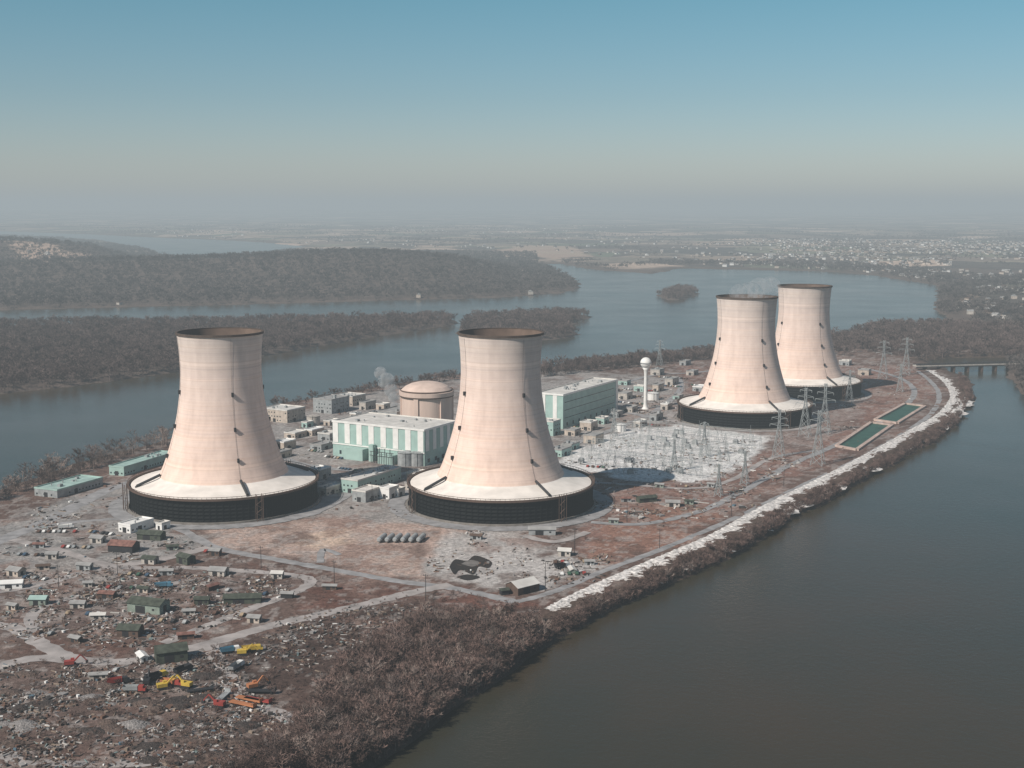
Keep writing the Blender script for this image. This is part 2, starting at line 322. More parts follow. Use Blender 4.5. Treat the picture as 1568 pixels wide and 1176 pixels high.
# ---------------------------------------------------------------- building helper
U=Vector((.87,-.49)).normalized(); TH=math.atan2(U.y,U.x)
def building(name,px,L,D,H,wall,roof,win=True,parapet=.8,vents=2,th=None,stripes=False,seed=0):
    R=random.Random(seed+int(px[0])); gx,gy=G(*px); e=empty(name,(gx,gy,0),TH if th is None else th)
    mb=MB(); mb.box(-L/2,D/2,-.5,L,D,H+.5); obj('walls',mb,wall,e)
    mb=MB(); mb.box(-L/2,D/2,H,L+.4,D+.4,.25)
    t=.35
    for (cx,cy,sx,sy) in ((-L/2,0,L+.4,t),(-L/2,D,L+.4,t),(0,D/2,t,D-.1),(-L,D/2,t,D-.1)): mb.box(cx,cy,H+.253,sx,sy,parapet)
    obj('roof',mb,roof,e)
    if vents:
        mb=MB()
        for i in range(vents):
            s=R.uniform(1.2,2.6); mb.box(R.uniform(-L*.85,-L*.15),R.uniform(D*.15,D*.85),H+.255,s,s*1.3,R.uniform(.8,1.8)); 
            mb.cyl(R.uniform(-L*.85,-L*.15),R.uniform(D*.15,D*.85),H+.26,.4,1.5,8)
        obj('roof_vents',mb,M_grey,e)
    if win:
        mb=MB(); ns=max(1,int(H//3.6))
        for s in range(ns):
            z=1.2+s*3.5
            for i in range(int(L//3.2)): 
                if R.random()<.7: mb.box(-1.9-i*3.2,-.02,z,1.3,.1,1.1)
            for i in range(int(D//3.2)):
                if R.random()<.7: mb.box(.02,1.9+i*3.2,z,.1,1.3,1.1)
        obj('windows',mb,M_win,e)
    mb=MB(); mb.box(-L*.5,-.06,0,min(3,L*.3),.2,min(3.2,H*.7)); mb.box(.06,D*.4,0,.2,min(3,D*.3),min(3.2,H*.7)); obj('door',mb,M_dark,e)
    return e
e=building('turbine_hall',(650,714),86,48,27,M_teal,M_roofw,win=False,vents=6)
mb=MB()
for i in range(8):
    x=-2-i*11.4; mb.box(x-1.2,-.15,11,5.0,.5,15.8)
for i in range(5): mb.box(.15,4+i*10,11,.5,4.4,15.8)
mb.box(-43,-.25,26.8,86.8,.7,1.6); mb.box(.25,24,26.8,.7,47,1.6); mb.box(-43,-.18,9.6,86.4,.5,.9); obj('white_pilasters',mb,M_white,e)
mb=MB()
for i in range(9): mb.box(-6-i*9,-.02,2,3.2,.12,3)
for i in range(4): mb.box(.02,6+i*10,2,.12,3.2,3)
obj('windows',mb,M_win,e)
mb=MB()
mb.box(-30,-5,0,14,8,7); mb.box(-62,-4,0,20,7,9); mb.box(-46,-3,0,4,4,13); obj('annexes',mb,M_teal,e)
mb=MB()
for i in range(14): mb.beam((-22-i*1.6,-9,0),(-22-i*1.6,-9,6+3*(i%3)),.4)
mb.beam((-22,-9,6),(-44,-9,6),.4); mb.beam((-22,-9,9),(-44,-9,9),.4); obj('pipe_rack',mb,M_dark,e)
e=building('turbine_hall',(862,657),26,115,30,M_teal,M_roofw,win=False,vents=9)
mb=MB(); mb.box(-13,-.25,29.6,26.8,.7,1.6); mb.box(.25,57,29.6,.7,114,1.6); mb.box(-20,-.15,2,5,.5,27.5); mb.box(.3,112,0,.8,4.5,31); mb.box(-8,-.12,2,4,.4,27.5)
obj('white_trim',mb,M_white,e)
mb=MB()
for i in range(9): mb.box(.1,8+i*12,2,.3,2.0,3)
for z in (9,16,23): mb.box(.03,55,z,.1,104,.5)
obj('windows',mb,M_win,e)
gx,gy=G(654,668); e=empty('reactor_containment',(gx,gy,0))
M_cont=pmat('containment_concrete',(.60,.46,.39),.9,.12,.14,stretch=(1,1,.2))
mb=MB(); mb.rev([(0,21.5),(36,21.5),(36.2,23.2),(39.5,23.4),(39.6,22.2),(41,21),(43.5,18),(45.6,13.5),(46.9,8),(47.4,3),(47.4,0.01)],72); obj('dome_and_wall',mb,M_cont,e,False)
mb=MB()
for i in range(6):
    a=math.radians(i*60-110); mb.box(21.9*math.cos(a),21.9*math.sin(a),0,1.6,4,36,a)
obj('buttresses',mb,M_cont,e)
mb=MB(); mb.rev([(40.0,22.3),(40.0,22.5),(41,22.5),(41,22.3)],72,close=True); mb.rev([(35.2,21.6),(35.2,23),(36,23.1)],72); obj('ring_girder',mb,M_brown,e)
building('service_building',(440,648),30,26,11,M_beige,M_roofw,vents=3)
building('service_building',(508,634),22,28,13,M_grey,M_roofg,vents=3)
building('service_building',(540,622),22,22,9,M_beige,M_roofw,vents=3)
building('auxiliary_building',(690,690),26,26,16,M_beige,M_roofg)
building('auxiliary_building',(608,668),20,30,20,M_grey,M_roofg)
building('office_building',(548,757),14,52,9,M_teal,M_roofw,vents=5)
building('white_shed',(596,765),8,11,7,M_white,M_white,vents=0)
building('white_shed',(610,762),5,8,5,M_white,M_roofw,vents=0)
building('warehouse',(190,729),13,62,6,M_teal,M_teal2,vents=4,th=TH+.15)
building('warehouse',(88,763),20,44,5,M_grey,M_teal2,vents=3,th=TH+.1)
building('warehouse',(847,668),14,14,12,M_teal,M_roofw,vents=1)
building('gate_house',(660,708),10,12,9,M_teal,M_teal2,vents=1)
building('trailer_office',(200,817),10,19,4.5,M_white,M_white,vents=1)
building('trailer_office',(248,812),5,7,3.5,M_white,M_roofw,vents=0)
R=random.Random(5)
walls=[M_beige,M_grey,M_conc,M_teal,M_conc,M_beige]; roofs=[M_roofw,M_roofw,M_roofg,M_roofg,M_white]
spots=[(435,690),(452,672),(478,668),(470,655),(505,652),(492,690),(505,676),(425,704),(545,640),(570,640),(588,628),(560,628),
 (880,668),(905,660),(925,650),(912,680),(945,640),(968,632),(960,612),(985,600),(940,600),(890,640),(1008,600),(1040,612),(1030,590),(960,590),(1005,645),(1022,628),(980,655),(875,690),(1075,600),(1062,575),(1010,575),(1050,560),(1300,560),(1330,575),
 (860,700),(585,735),(640,735),(560,770),(500,760),(700,705),(640,752),(490,735)]
for k,s in enumerate(spots):
    building('utility_building',s,R.uniform(6,13),R.uniform(7,18),R.uniform(3.2,7),R.choice(walls),R.choice(roofs),vents=R.choice([0,1,2]),seed=k)
def tank(px,r,h,mat,name='storage_tank'):
    gx,gy=G(*px); e=empty(name,(gx,gy,0)); mb=MB(); mb.cyl(0,0,0,r,h,32); mb.cyl(0,0,h,r,r*.18,32,0,r*.1); obj('shell',mb,mat,e)
    mb=MB(); mb.beam((0,-r-.3,0),(0,-r-.3,h+1),.2); mb.rev([(h-.3,r+.02),(h-.3,r+.15),(h,r+.15)],32); mb.rev([(h+.9,r-.3),(h+.9,r-.2),(h+1,r-.2)],32); obj('ladder_and_rail',mb,M_dark,e)
for p,r,h,mt in (((622,712),6.5,10,M_grey),((640,712),6.5,10,M_grey),((898,640),8,9,M_conc),((1000,612),6,7,M_white),((480,650),6,8,M_conc),((950,660),5,6,M_white),((405,690),7,14,M_dark),((1058,640),5,6,M_conc)): tank(p,r,h,mt)
gx,gy=G(988,626); e=empty('water_tower',(gx,gy,0)); mb=MB()
mb.rev([(0,3.6),(2,2.2),(5,1.7),(34,1.5),(38,2.0),(40.2,3.4)]+[(45+5.4*math.sin(t),5.4*math.cos(t)) for t in np.linspace(-1.05,1.56,14)],32); obj('tank_and_column',mb,M_white,e,True)
mb=MB(); mb.rev([(45,5.5),(45,6.2),(45.2,6.2)],32); mb.beam((2,0,0),(2,0,38),.15); obj('balcony',mb,M_dark,e)
for i in range(6):
    gx,gy=G(585+12*i,828); e=empty('gas_cylinder_tank',(gx,gy,0),TH+1.57+.3); mb=MB()
    mb.beam((-5.5,0,2),(5.5,0,2),2.1,n=14); mb.beam((-6.2,0,2),(-5.5,0,2),1.2,w2=2.1,n=14); mb.beam((5.5,0,2),(6.2,0,2),2.1,w2=1.2,n=14); obj('shell',mb,M_grey,e)
    mb=MB(); mb.box(-3.5,0,0,.5,2.4,1.2); mb.box(3.5,0,0,.5,2.4,1.2); obj('saddles',mb,M_dark,e)
# ---------------------------------------------------------------- roads
def smooth(pts,k=6):
    out=[];n_=len(pts)
    for i in range(n_-1):
        p0=Vector(pts[max(i-1,0)]);p1=Vector(pts[i]);p2=Vector(pts[i+1]);p3=Vector(pts[min(i+2,n_-1)])
        for j in range(k):
            t=j/k; out.append(.5*((2*p1)+(-p0+p2)*t+(2*p0-5*p1+4*p2-p3)*t*t+(-p0+3*p1-3*p2+p3)*t**3))
    out.append(Vector(pts[-1])); return out
def ribbon(name,pxs,w,mat,z=.06,jit=.25,world=False):
    pts=smooth(pxs if world else GP(pxs),12); mb=MB(); v=[]
    for i,p in enumerate(pts):
        d=(pts[min(i+1,len(pts)-1)]-pts[max(i-1,0)]).normalized(); nn=Vector((-d.y,d.x))
        a=p+nn*(w/2+random.uniform(-jit,jit)*w*.5); b_=p-nn*(w/2+random.uniform(-jit,jit)*w*.5)
        v+=[(a.x,a.y,z),(b_.x,b_.y,z)]
    mb.add(v,[(2*i,2*i+1,2*i+3,2*i+2) for i in range(len(pts)-1)]); return obj(name,mb,mat)
zc=[.05]
def road(pxs,w,mat=M_road,name='road'):
    zc[0]+=.012; ribbon(name,pxs,w,mat,zc[0],.18)
road([(-60,850),(40,812),(110,778),(160,752),(205,738)],11)
road([(40,812),(110,800),(200,795),(270,808),(330,838),(430,858),(520,874),(610,890),(700,902),(790,922)],6.5)
road([(790,922),(850,905),(920,876),(1000,846),(1080,813),(1160,777),(1240,738),(1320,700),(1400,653),(1430,628),(1438,604),(1425,584),(1405,568)],5)
road([(-60,950),(20,962),(70,990),(130,1012),(220,1010),(320,985),(430,955),(540,930),(620,910),(690,895)],8,M_dirt,'dirt_road')
road([(-60,915),(60,895),(150,872),(240,858),(320,838)],7.5,M_dirt,'dirt_road')
road([(20,826),(100,846),(180,868),(300,870),(420,878),(472,886),(462,902),(390,930),(310,962),(250,985)],6.5,M_dirt,'dirt_road')
road([(60,985),(50,940),(110,915),(200,900),(300,890)],6,M_dirt,'dirt_road')
road([(-60,1040),(40,1010),(130,1012)],8,M_dirt,'dirt_road')
road([(320,985),(345,1030),(370,1065),(440,1100),(480,1130)],7,M_dirt,'dirt_road')
road([(-60,1140),(40,1165),(120,1170),(240,1168),(330,1150)],5,M_dirt,'dirt_road')
road([(520,850),(495,842),(490,862)],4,M_road,'dirt_road')
road([(905,800),(990,802),(1080,780),(1150,745),(1210,712),(1300,672),(1380,625),(1400,600),(1380,580),(1330,565)],6)
road([(850,735),(960,742),(1060,748),(1120,735),(1180,702),(1250,690)],5,M_dirt,'dirt_road')
road([(930,625),(1000,640),(1060,650)],8); road([(945,590),(1000,575),(1070,570),(1140,560)],6)
road([(470,790),(520,765),(565,735),(620,725),(700,722)],9); road([(430,700),(480,715),(560,722)],7)
road([(855,690),(900,672),(960,650),(1000,632),(1040,600),(1040,580)],7)
road([(800,820),(850,830),(900,815)],6,M_dirt,'dirt_road')
def ringroad(px,py,R_,w,mat=M_road):
    gx,gy=G(px,py); pts=[(gx+R_*math.cos(a),gy+R_*math.sin(a)) for a in np.linspace(0,2*math.pi,33)]
    zc[0]+=.012; ribbon('ring_road',pts,w,mat,zc[0],.1,True)
ringroad(345,768,69,11,M_road); ringroad(767,770,69,11,M_road); ringroad(1139,641,68,7,M_dirt); ringroad(1227,602,68,7,M_dirt)
def patch(name,pxs,mat,z=.1,k=4):
    pts=GP(pxs); pts=smooth(pts+[pts[0]],k)[:-1] if k>1 else [Vector(p) for p in pts]
    mb=MB(); mb.add([(p.x,p.y,z) for p in pts],[tuple(range(len(pts)))]); return obj(name,mb,mat)
M_oil=pmat('oily_puddle',(.012,.012,.012),.5,.5,.5,spec=.15)
patch('puddle',[(688,868),(697,857),(715,859),(728,851),(752,860),(748,870),(733,868),(725,880),(705,873),(696,880)],M_oil,.19,6)
patch('puddle',[(698,884),(716,880),(735,884),(716,889)],M_oil,.19,6)
patch('mud_patch',[(706,864),(720,858),(735,862),(724,868)],pmat('wet_mud',(.16,.145,.135),.7),.2,6)
M_pond=pmat('pond_water',(.040,.095,.072),.5,.1,.2,spec=.1); M_curb=pmat('pond_curb',(.46,.35,.30))
def pond(c):
    q=GP(c); cx=sum(p[0] for p in q)/4; cy=sum(p[1] for p in q)/4
    e=empty('settling_pond',(cx,cy,0)); q=[(a-cx,b_-cy) for a,b_ in q]
    mb=MB(); mb.add([(a,b_,.25) for a,b_ in q],[(0,1,2,3)]); obj('water',mb,M_pond,e)
    mb=MB()
    for i in range(4):
        a=q[i];b_=q[(i+1)%4]; mb.beam((a[0],a[1],0),(b_[0],b_[1],0),3.2)
    obj('curb',mb,M_curb,e)
pond([(1281,684),(1312,690),(1366,652),(1334,648)]); pond([(1340,644),(1374,649),(1416,623),(1386,619)])
line=smooth(GP([(838,934),(900,903),(960,876),(1030,847),(1100,816),(1160,782),(1240,742),(1300,712),(1380,668),(1430,640),(1452,620),(1457,602),(1443,582),(1420,567)]),24)
RF=[]
for i,p in enumerate(line):
    d=(line[min(i+1,len(line)-1)]-line[max(i-1,0)]).normalized(); RF.append((p,Vector((d.y,-d.x))))
mb=MB(); v=[]; K=14
for i,(p,nn) in enumerate(RF):
    wv_=(1+.18*math.sin(i*.31)+.12*math.sin(i*.83))*(.6+.4*min(1,i/50))
    for k in range(K):
        t=k/(K-1); r_=random.uniform(-.4,.4); pp=p+nn*(-2+t*20*wv_+random.uniform(-.6,.6)*(1+2*(k==K-1)))
        v.append((pp.x,pp.y,.5-2.0*t**1.5+r_*(k not in(0,))))
f=[(i*K+k,i*K+k+1,(i+1)*K+k+1,(i+1)*K+k) for i in range(len(line)-1) for k in range(K-1)]
mb.add(v,f); obj('riprap_bank',mb,M_rock)
# ---------------------------------------------------------------- bridge
a=Vector((*G(1400,566),0)); b_=Vector((*G(1560,562),0)); mid=(a+b_)/2; L=(b_-a).length; th=math.atan2((b_-a).y,(b_-a).x)
e=empty('road_bridge',mid,th); mb=MB(); mb.box(0,0,4,L,9,1.6); obj('deck',mb,M_conc,e)
mb=MB(); mb.box(0,-4.4,5.603,L,.3,1.1); mb.box(0,4.4,5.603,L,.3,1.1); mb.box(0,-4.6,2.6,L,.4,1.39); obj('railings_and_girder',mb,M_dark,e)
mb=MB()
for i in range(-3,4): mb.box(i*L/7.5,0,-12,1.8,8,16)
obj('piers',mb,M_brown,e)
# ---------------------------------------------------------------- lattice structures
def pylon(px,H,rot=0,w=.2):
    gx,gy=G(*px); e=empty('transmission_pylon',(gx,gy,0),TH+rot); mb=MB(); bw=H*.11; tw=H*.02
    N=7; lv=[(H*(1-(1-i/N)**1.3)) for i in range(N+1)]
    def cor(z,k):
        s=bw+(tw-bw)*min(1,z/(H*.7)); return ((1,1),(-1,1),(-1,-1),(1,-1))[k][0]*s,((1,1),(-1,1),(-1,-1),(1,-1))[k][1]*s,z
    for i in range(N):
        for k in range(4):
            mb.beam(cor(lv[i],k),cor(lv[i+1],k),w*1.4); mb.beam(cor(lv[i],k),cor(lv[i+1],(k+1)%4),w); mb.beam(cor(lv[i+1],k),cor(lv[i],(k+1)%4),w)
    obj('lattice_mast',mb,M_lat,e); mb=MB()
    for z,a_ in ((.68,.2),(.82,.16),(.95,.12)):
        for s in(-1,1):
            mb.beam((0,0,H*z+1.5),(s*H*a_,0,H*z),w); mb.beam((0,0,H*z-.8),(s*H*a_,0,H*z),w*1.3); mb.beam((s*H*a_,0,H*z),(s*H*a_,0,H*z-2),w*1.2)
    obj('crossarms',mb,M_lat,e); return Vector((gx,gy,H*.82))
tops=[pylon(p,h) for p,h in (((1192,700),38),((1232,668),42),((1262,664),44),((1252,712),42),((1078,700),28),((1032,722),24),((1352,580),44),((1387,574),44),((1378,600),30),((1140,742),24),((1300,618),34),((940,668),24),((1010,560),32),((1100,760),22))]
mb=MB()
def wire(a,b_,sag=5):
    pr=None
    for i in range(13):
        t=i/12; p=a.lerp(b_,t)-Vector((0,0,sag*4*t*(1-t)))
        if pr is not None: mb.beam(pr,p,.05)
        pr=p
for i,j in ((0,1),(1,2),(2,6),(3,1),(6,7),(4,0),(5,4),(10,7),(3,10),(9,3),(13,9)):
    for o in (-4,0,4): wire(tops[i]+Vector((o,0,0)),tops[j]+Vector((o,0,0)))
for o in (-6,0,6):
    wire(tops[3]+Vector((o,0,0)),Vector((900+o,520,30)),14)
obj('power_lines',mb,M_dark)
R=random.Random(11)
Vv=Vector((-U.y,U.x))
SW=GP([(850,712),(880,690),(960,660),(1060,655),(1178,672),(1160,692),(1085,735),(960,730)])
def inside(p,poly): return bool(sdist(np.array([p[0]]),np.array([p[1]]),poly)[0]>0)
for r in range(-3,9):
    base=Vector(G(980,700))+Vv*(r*19-50)
    e=empty('switchyard_gantry',(base.x,base.y,0),TH); mb=MB(); H=R.choice([8,9,11,14]); xs=[x for x in range(-170,171,15) if inside(base+U*x,SW) and R.random()<.85]
    for x in xs:
        for dx,dy in((-.8,-.8),(.8,-.8),(-.8,.8),(.8,.8)): mb.beam((x+dx*1.4,dy*1.4,0),(x+dx*.4,dy*.4,H),.11)
        for q_ in range(4): mb.beam((x-1+.1*q_,-1,q_*H/4),(x+1-.1*q_,-1,(q_+1)*H/4),.09); mb.beam((x+1,1,q_*H/4),(x-1,1,(q_+1)*H/4),.09)
        mb.beam((x,0,H),(x,0,H+4),.12)
    for x0,x1 in zip(xs,xs[1:]):
        for z in(H,H-1.2): mb.beam((x0,-.5,z),(x1,-.5,z),.11); mb.beam((x0,.5,z),(x1,.5,z),.11)
        for q_ in range(6):
            xa=x0+(x1-x0)*q_/6; xb=x0+(x1-x0)*(q_+1)/6; mb.beam((xa,-.5,H-1.2*(q_%2)),(xb,-.5,H-1.2*((q_+1)%2)),.08)
    if not xs: 
        bpy.data.objects.remove(e); continue
    obj('lattice_frame',mb,M_lat,e); mb=MB()
    for x in np.arange(xs[0],xs[-1],4.5):
        if R.random()<.5:
            y=R.uniform(3,12); h=R.uniform(2,4); mb.cyl(x,y,0,.2,h,6); mb.box(x,y,h,2.2,.25,.25); mb.cyl(x-1,y,h,.15,1.3,6); mb.cyl(x+1,y,h,.15,1.3,6)
        if R.random()<.1: mb.box(x,8,0,4,3,3.2); mb.box(x,8,3.21,3,2,.6)
    obj('bus_supports',mb,M_grey,e)
def upole(px,H=14):
    gx,gy=G(*px); mb=MB(); mb.beam((0,0,0),(0,0,H),.26,w2=.18,n=8); mb.beam((-1.5,0,H-1),(1.5,0,H-1),.18); mb.cyl(-1.2,0,H-.9,.12,.5,6); mb.cyl(1.2,0,H-.9,.12,.5,6)
    obj('utility_pole',mb,M_dark,loc=(gx,gy,0),rot=TH)
for p in ((512,893),(652,920),(470,770),(835,905),(180,880),(90,900),(400,870),(570,770),(880,850),(960,800),(1010,840),(1120,790),(1200,745),(1050,600),(1010,620),(960,575),(1110,700),(905,705)): upole(p,random.uniform(12,16))
# ---------------------------------------------------------------- sheds in the yard
def shed(px,L,D,H,wall,roof,th=None,name='storage_shed'):
    gx,gy=G(*px); e=empty(name,(gx,gy,0),TH if th is None else th); mb=MB()
    mb.box(0,0,-.2,L,D,H+.2); mb.gable(0,0,H,L,D,D*.22); obj('walls',mb,wall,e)
    mb=MB(); 
    for s in(-1,1):
        v=[(-L/2-.5,s*(D/2+.6),H-.1),(L/2+.5,s*(D/2+.6),H-.1),(L/2+.5,0,H+D*.22+.12),(-L/2-.5,0,H+D*.22+.12)]
        v+=[(x,y,z+.18) for x,y,z in v]; mb.add(v,[(0,1,2,3),(4,5,6,7),(0,1,5,4),(1,2,6,5),(3,0,4,7)])
    obj('roof',mb,roof,e); mb=MB(); mb.box(-L*.1,-D/2-.03,0,L*.3,.12,H*.8); mb.box(L*.3,-D/2-.03,H*.4,1.2,.12,1); mb.box(L/2+.03,0,0,.12,D*.3,H*.8); obj('doors',mb,M_dark,e)
M_rroof=pmat('rusty_tin_roof',(.20,.10,.08),.8,.4,.4); M_paleg=pmat('faded_green_wall',(.22,.26,.22),.8)
for px,L,D,H,w_,r_,t in (((190,843),15,9,4,M_dark,M_rroof,.3),((232,825),15,7,3.5,M_green,M_green,.3),((800,905),14,10,4,M_brown,M_roofw,1.2),((228,935),18,9,4.5,M_paleg,M_green,.2),
  ((372,922),18,6,3,M_green,M_green,.6),((262,1010),13,9,5,M_green,M_green,.9),((200,972),10,7,3.5,M_brown,M_green,.4),((60,925),8,5,3.2,M_paleg,M_teal2,.5),((18,900),11,5,3,M_white,M_white,.7),((218,1012),7,3,2.8,M_white,M_white,-.5),
  ((335,880),9,6,3,M_conc,M_roofg,.3),((150,830),8,5,3,M_conc,M_roofg,.2),((285,862),9,6,4,M_green,M_green,-.1),((230,862),8,5,3,M_conc,M_green,.2),((390,952),6,4,2.6,M_beige,M_roofg,.3),((25,880),8,6,3,M_beige,M_roofg,.1),
  ((865,850),7,5,3,M_conc,M_roofw,.3),((990,768),13,5,3,M_green,M_green,.9),((1030,775),9,5,3,M_conc,M_roofg,.4),((830,818),16,5,3.5,M_grey,M_roofg,.5),((130,872),8,4,3,M_grey,M_roofg,.3),((425,885),6,4,3,M_conc,M_roofw,.4),((310,925),7,4,3,M_green,M_green,.5),((80,855),6,4,3,M_conc,M_roofg,.5),
  ((772,910),4,3,2.5,M_dark,M_green,.9),((120,930),7,4,2.6,M_conc,M_roofg,.5),((165,915),8,4,2.6,M_brown,M_rroof,.3),((330,850),6,4,3,M_brown,M_roofg,.3),((255,880),7,3,2.6,M_grey,M_roofg,.6),((440,915),6,3,2.5,M_dark,M_roofg,.4)):
    shed(px,L,D,H,w_,r_,TH+t)
R=random.Random(21)
for px in ((70,870),(135,900),(215,905),(150,945),(290,940),(330,905),(20,930),(60,840),(270,845),(120,985),(290,975),(500,905),(880,880),(905,865),(735,828),(935,800),(1060,770),(1085,745),(1015,750),(960,765),(150,1040)):
    shed((px[0]+R.uniform(-6,6),px[1]+R.uniform(-4,4)),R.uniform(4.5,8),R.uniform(2.4,3.0),R.uniform(2.0,2.5),R.choice([M_conc,M_grey,M_paleg,M_beige,M_brown]),R.choice([M_roofw,M_roofg,M_roofg,M_roofg,M_green,M_rroof,M_brown]),TH+R.uniform(-.2,.8)+R.choice([0,0,1.57]),'site_trailer')
# ---------------------------------------------------------------- vehicles
def car_mesh(name,mat):
    mb=MB()
    prof=[(-2.25,.45),(-2.3,.85),(-1.5,.95),(-.9,1.42),(.6,1.45),(1.15,.98),(2.1,.85),(2.3,.5)]
    v=[(x,-.85,z) for x,z in prof]+[(x,.85,z) for x,z in prof]; n_=len(prof)
    mb.add(v,[tuple(range(n_)),tuple(range(2*n_-1,n_-1,-1))]+[(i,(i+1)%n_,n_+(i+1)%n_,n_+i) for i in range(n_)],0)
    for s in(-1,1):
        mb.add([(-1.3,s*.87,.98),(.95,s*.87,.98),(.55,s*.87,1.36),(-.85,s*.87,1.36)],[(0,1,2,3)],1)
        for x in(-1.4,1.45): mb.beam((x,s*.62,.33),(x,s*.9,.33),.45,2,n=10)
    mb.add([(.66,-.75,1.44),(.66,.75,1.44),(1.14,.75,1.03),(1.14,-.75,1.03)],[(0,1,2,3)],1)
    return mb.mesh(name,[mat,M_win,M_rub])
cm=[car_mesh('car_body',x) for x in (M_white,M_red,pmat('navy_paint',(.05,.09,.14),.4),M_dark,M_grey,pmat('tan_paint',(.4,.3,.2),.4),pmat('green_paint',(.06,.12,.08),.4),pmat('silver_paint',(.45,.45,.44),.4),pmat('brown_paint',(.12,.07,.05),.4))]
def cars(px,n_,sp=3.1,dirn=0,prob=.8):
    g=Vector(G(*px)); a=TH+dirn; d=Vector((math.cos(a),math.sin(a)))
    for i in range(n_):
        if random.random()<prob:
            p=g+d*(i*sp); obj('parked_car',random.choice(cm),[],loc=(p.x,p.y,.1),rot=a+1.57+random.uniform(-.06,.06))
for px,n_,s,d in (((60,815),9,3.1,.5),((90,838),8,3.1,.4),((140,815),6,3.1,.1),((30,850),6,3.4,.4),((930,615),14,3,0),((940,605),14,3,0),((955,596),14,3,0),((1000,590),12,3,0),((1010,578),12,3,0),((880,655),6,3,0),((850,862),5,4,.6),((860,880),4,4,.6),((500,700),6,3,0),((520,718),6,3,0),((470,690),6,3,0),((690,725),8,3,0),((975,650),8,3,0),((1060,590),9,3,0),((300,845),3,6,.4),((150,900),4,6,.4),((105,940),4,5,.4),((350,905),4,7,.2),((40,885),3,6,.2),((1040,745),5,5,.2),((900,715),5,4,.2),((590,715),5,3,0),((200,880),5,5,.3),((230,950),4,6,.3),((60,970),4,6,.3),((330,940),3,7,.3),((160,1025),4,6,.2)): cars(px,n_,s,d)
def truck(px,rot,cab,bed,name='dump_truck'):
    gx,gy=G(*px); e=empty(name,(gx,gy,.05),rot); mb=MB(); mb.box(3,0,.9,2,2.3,2.0); mb.box(4.4,0,.9,1,2.2,1.1); obj('cab',mb,cab,e)
    mb=MB(); v=[(-4,-1.2,1.2),(1.8,-1.2,1.2),(1.8,1.2,1.2),(-4,1.2,1.2),(-4.3,-1.35,2.7),(1.8,-1.35,2.9),(1.8,1.35,2.9),(-4.3,1.35,2.7)]; mb.add(v,[(3,2,1,0),(0,1,5,4),(1,2,6,5),(2,3,7,6),(3,0,4,7)]); obj('dump_bed',mb,bed,e)
    mb=MB()
    for x in(-3,-1.6,3.6):
        for s in(-1,1): mb.beam((x,s*.8,.55),(x,s*1.2,.55),.75,n=10)
    obj('wheels',mb,M_rub,e)
def excavator(px,rot,mat=M_yel):
    gx,gy=G(*px); e=empty('excavator',(gx,gy,.05),rot); mb=MB(); mb.box(-.5,0,1.1,4,2.6,1.4); mb.box(.9,.7,1.3,1.5,1.1,1.9); mb.beam((1.2,-.3,1.8),(4.2,-.3,4.8),.55); mb.beam((4.2,-.3,4.8),(6.6,-.3,2),.4); obj('body_and_boom',mb,mat,e)
    mb=MB(); mb.box(0,-1.2,0,4.4,.6,1.0); mb.box(0,1.2,0,4.4,.6,1.0); mb.box(6.7,-.3,.9,1.1,1.2,1.1); obj('tracks_and_bucket',mb,M_dark,e)
def flatbed(px,rot,mat):
    gx,gy=G(*px); e=empty('flatbed_trailer',(gx,gy,.05),rot); mb=MB(); mb.box(0,0,1.1,12,2.5,.4); mb.box(5.8,0,1.5,.2,2.5,1.1); obj('deck',mb,mat,e); mb=MB()
    for x in(-4.6,-3.3,4.2):
        for s in(-1,1): mb.beam((x,s*.75,.5),(x,s*1.15,.5),.7,n=10)
    obj('wheels',mb,M_rub,e)
truck((352,1000),.4,M_white,M_blue); truck((385,998),.3,M_yel,M_yel); truck((262,1050),-.2,M_red,M_org); truck((240,1040),.8,M_yel,M_dark); truck((205,1060),0,M_red,M_grey); truck((180,1048),.4,M_dark,M_red); truck((362,1025),1.2,M_white,M_grey); truck((280,1030),1.0,M_dark,M_dark,'dump_truck')
truck((100,810),.4,M_white,M_white); truck((250,900),.2,M_blue,M_blue); truck((860,870),.6,M_white,M_dark)
excavator((372,1003),.2); excavator((285,1053),2.8); excavator((250,1055),.5); excavator((225,1048),1.7,M_dark); excavator((388,1055),.6,M_org); excavator((335,1083),2.9,M_red); excavator((108,1020),.3,M_red)
for px,r_,mt in (((372,1082),-.35,M_org),((382,1075),-.35,M_org),((395,1076),-.3,M_red),((400,1062),.1,M_dark),((310,1060),.5,M_dark),((340,1072),1.5,M_grey)): flatbed(px,TH+r_+.4,mt)
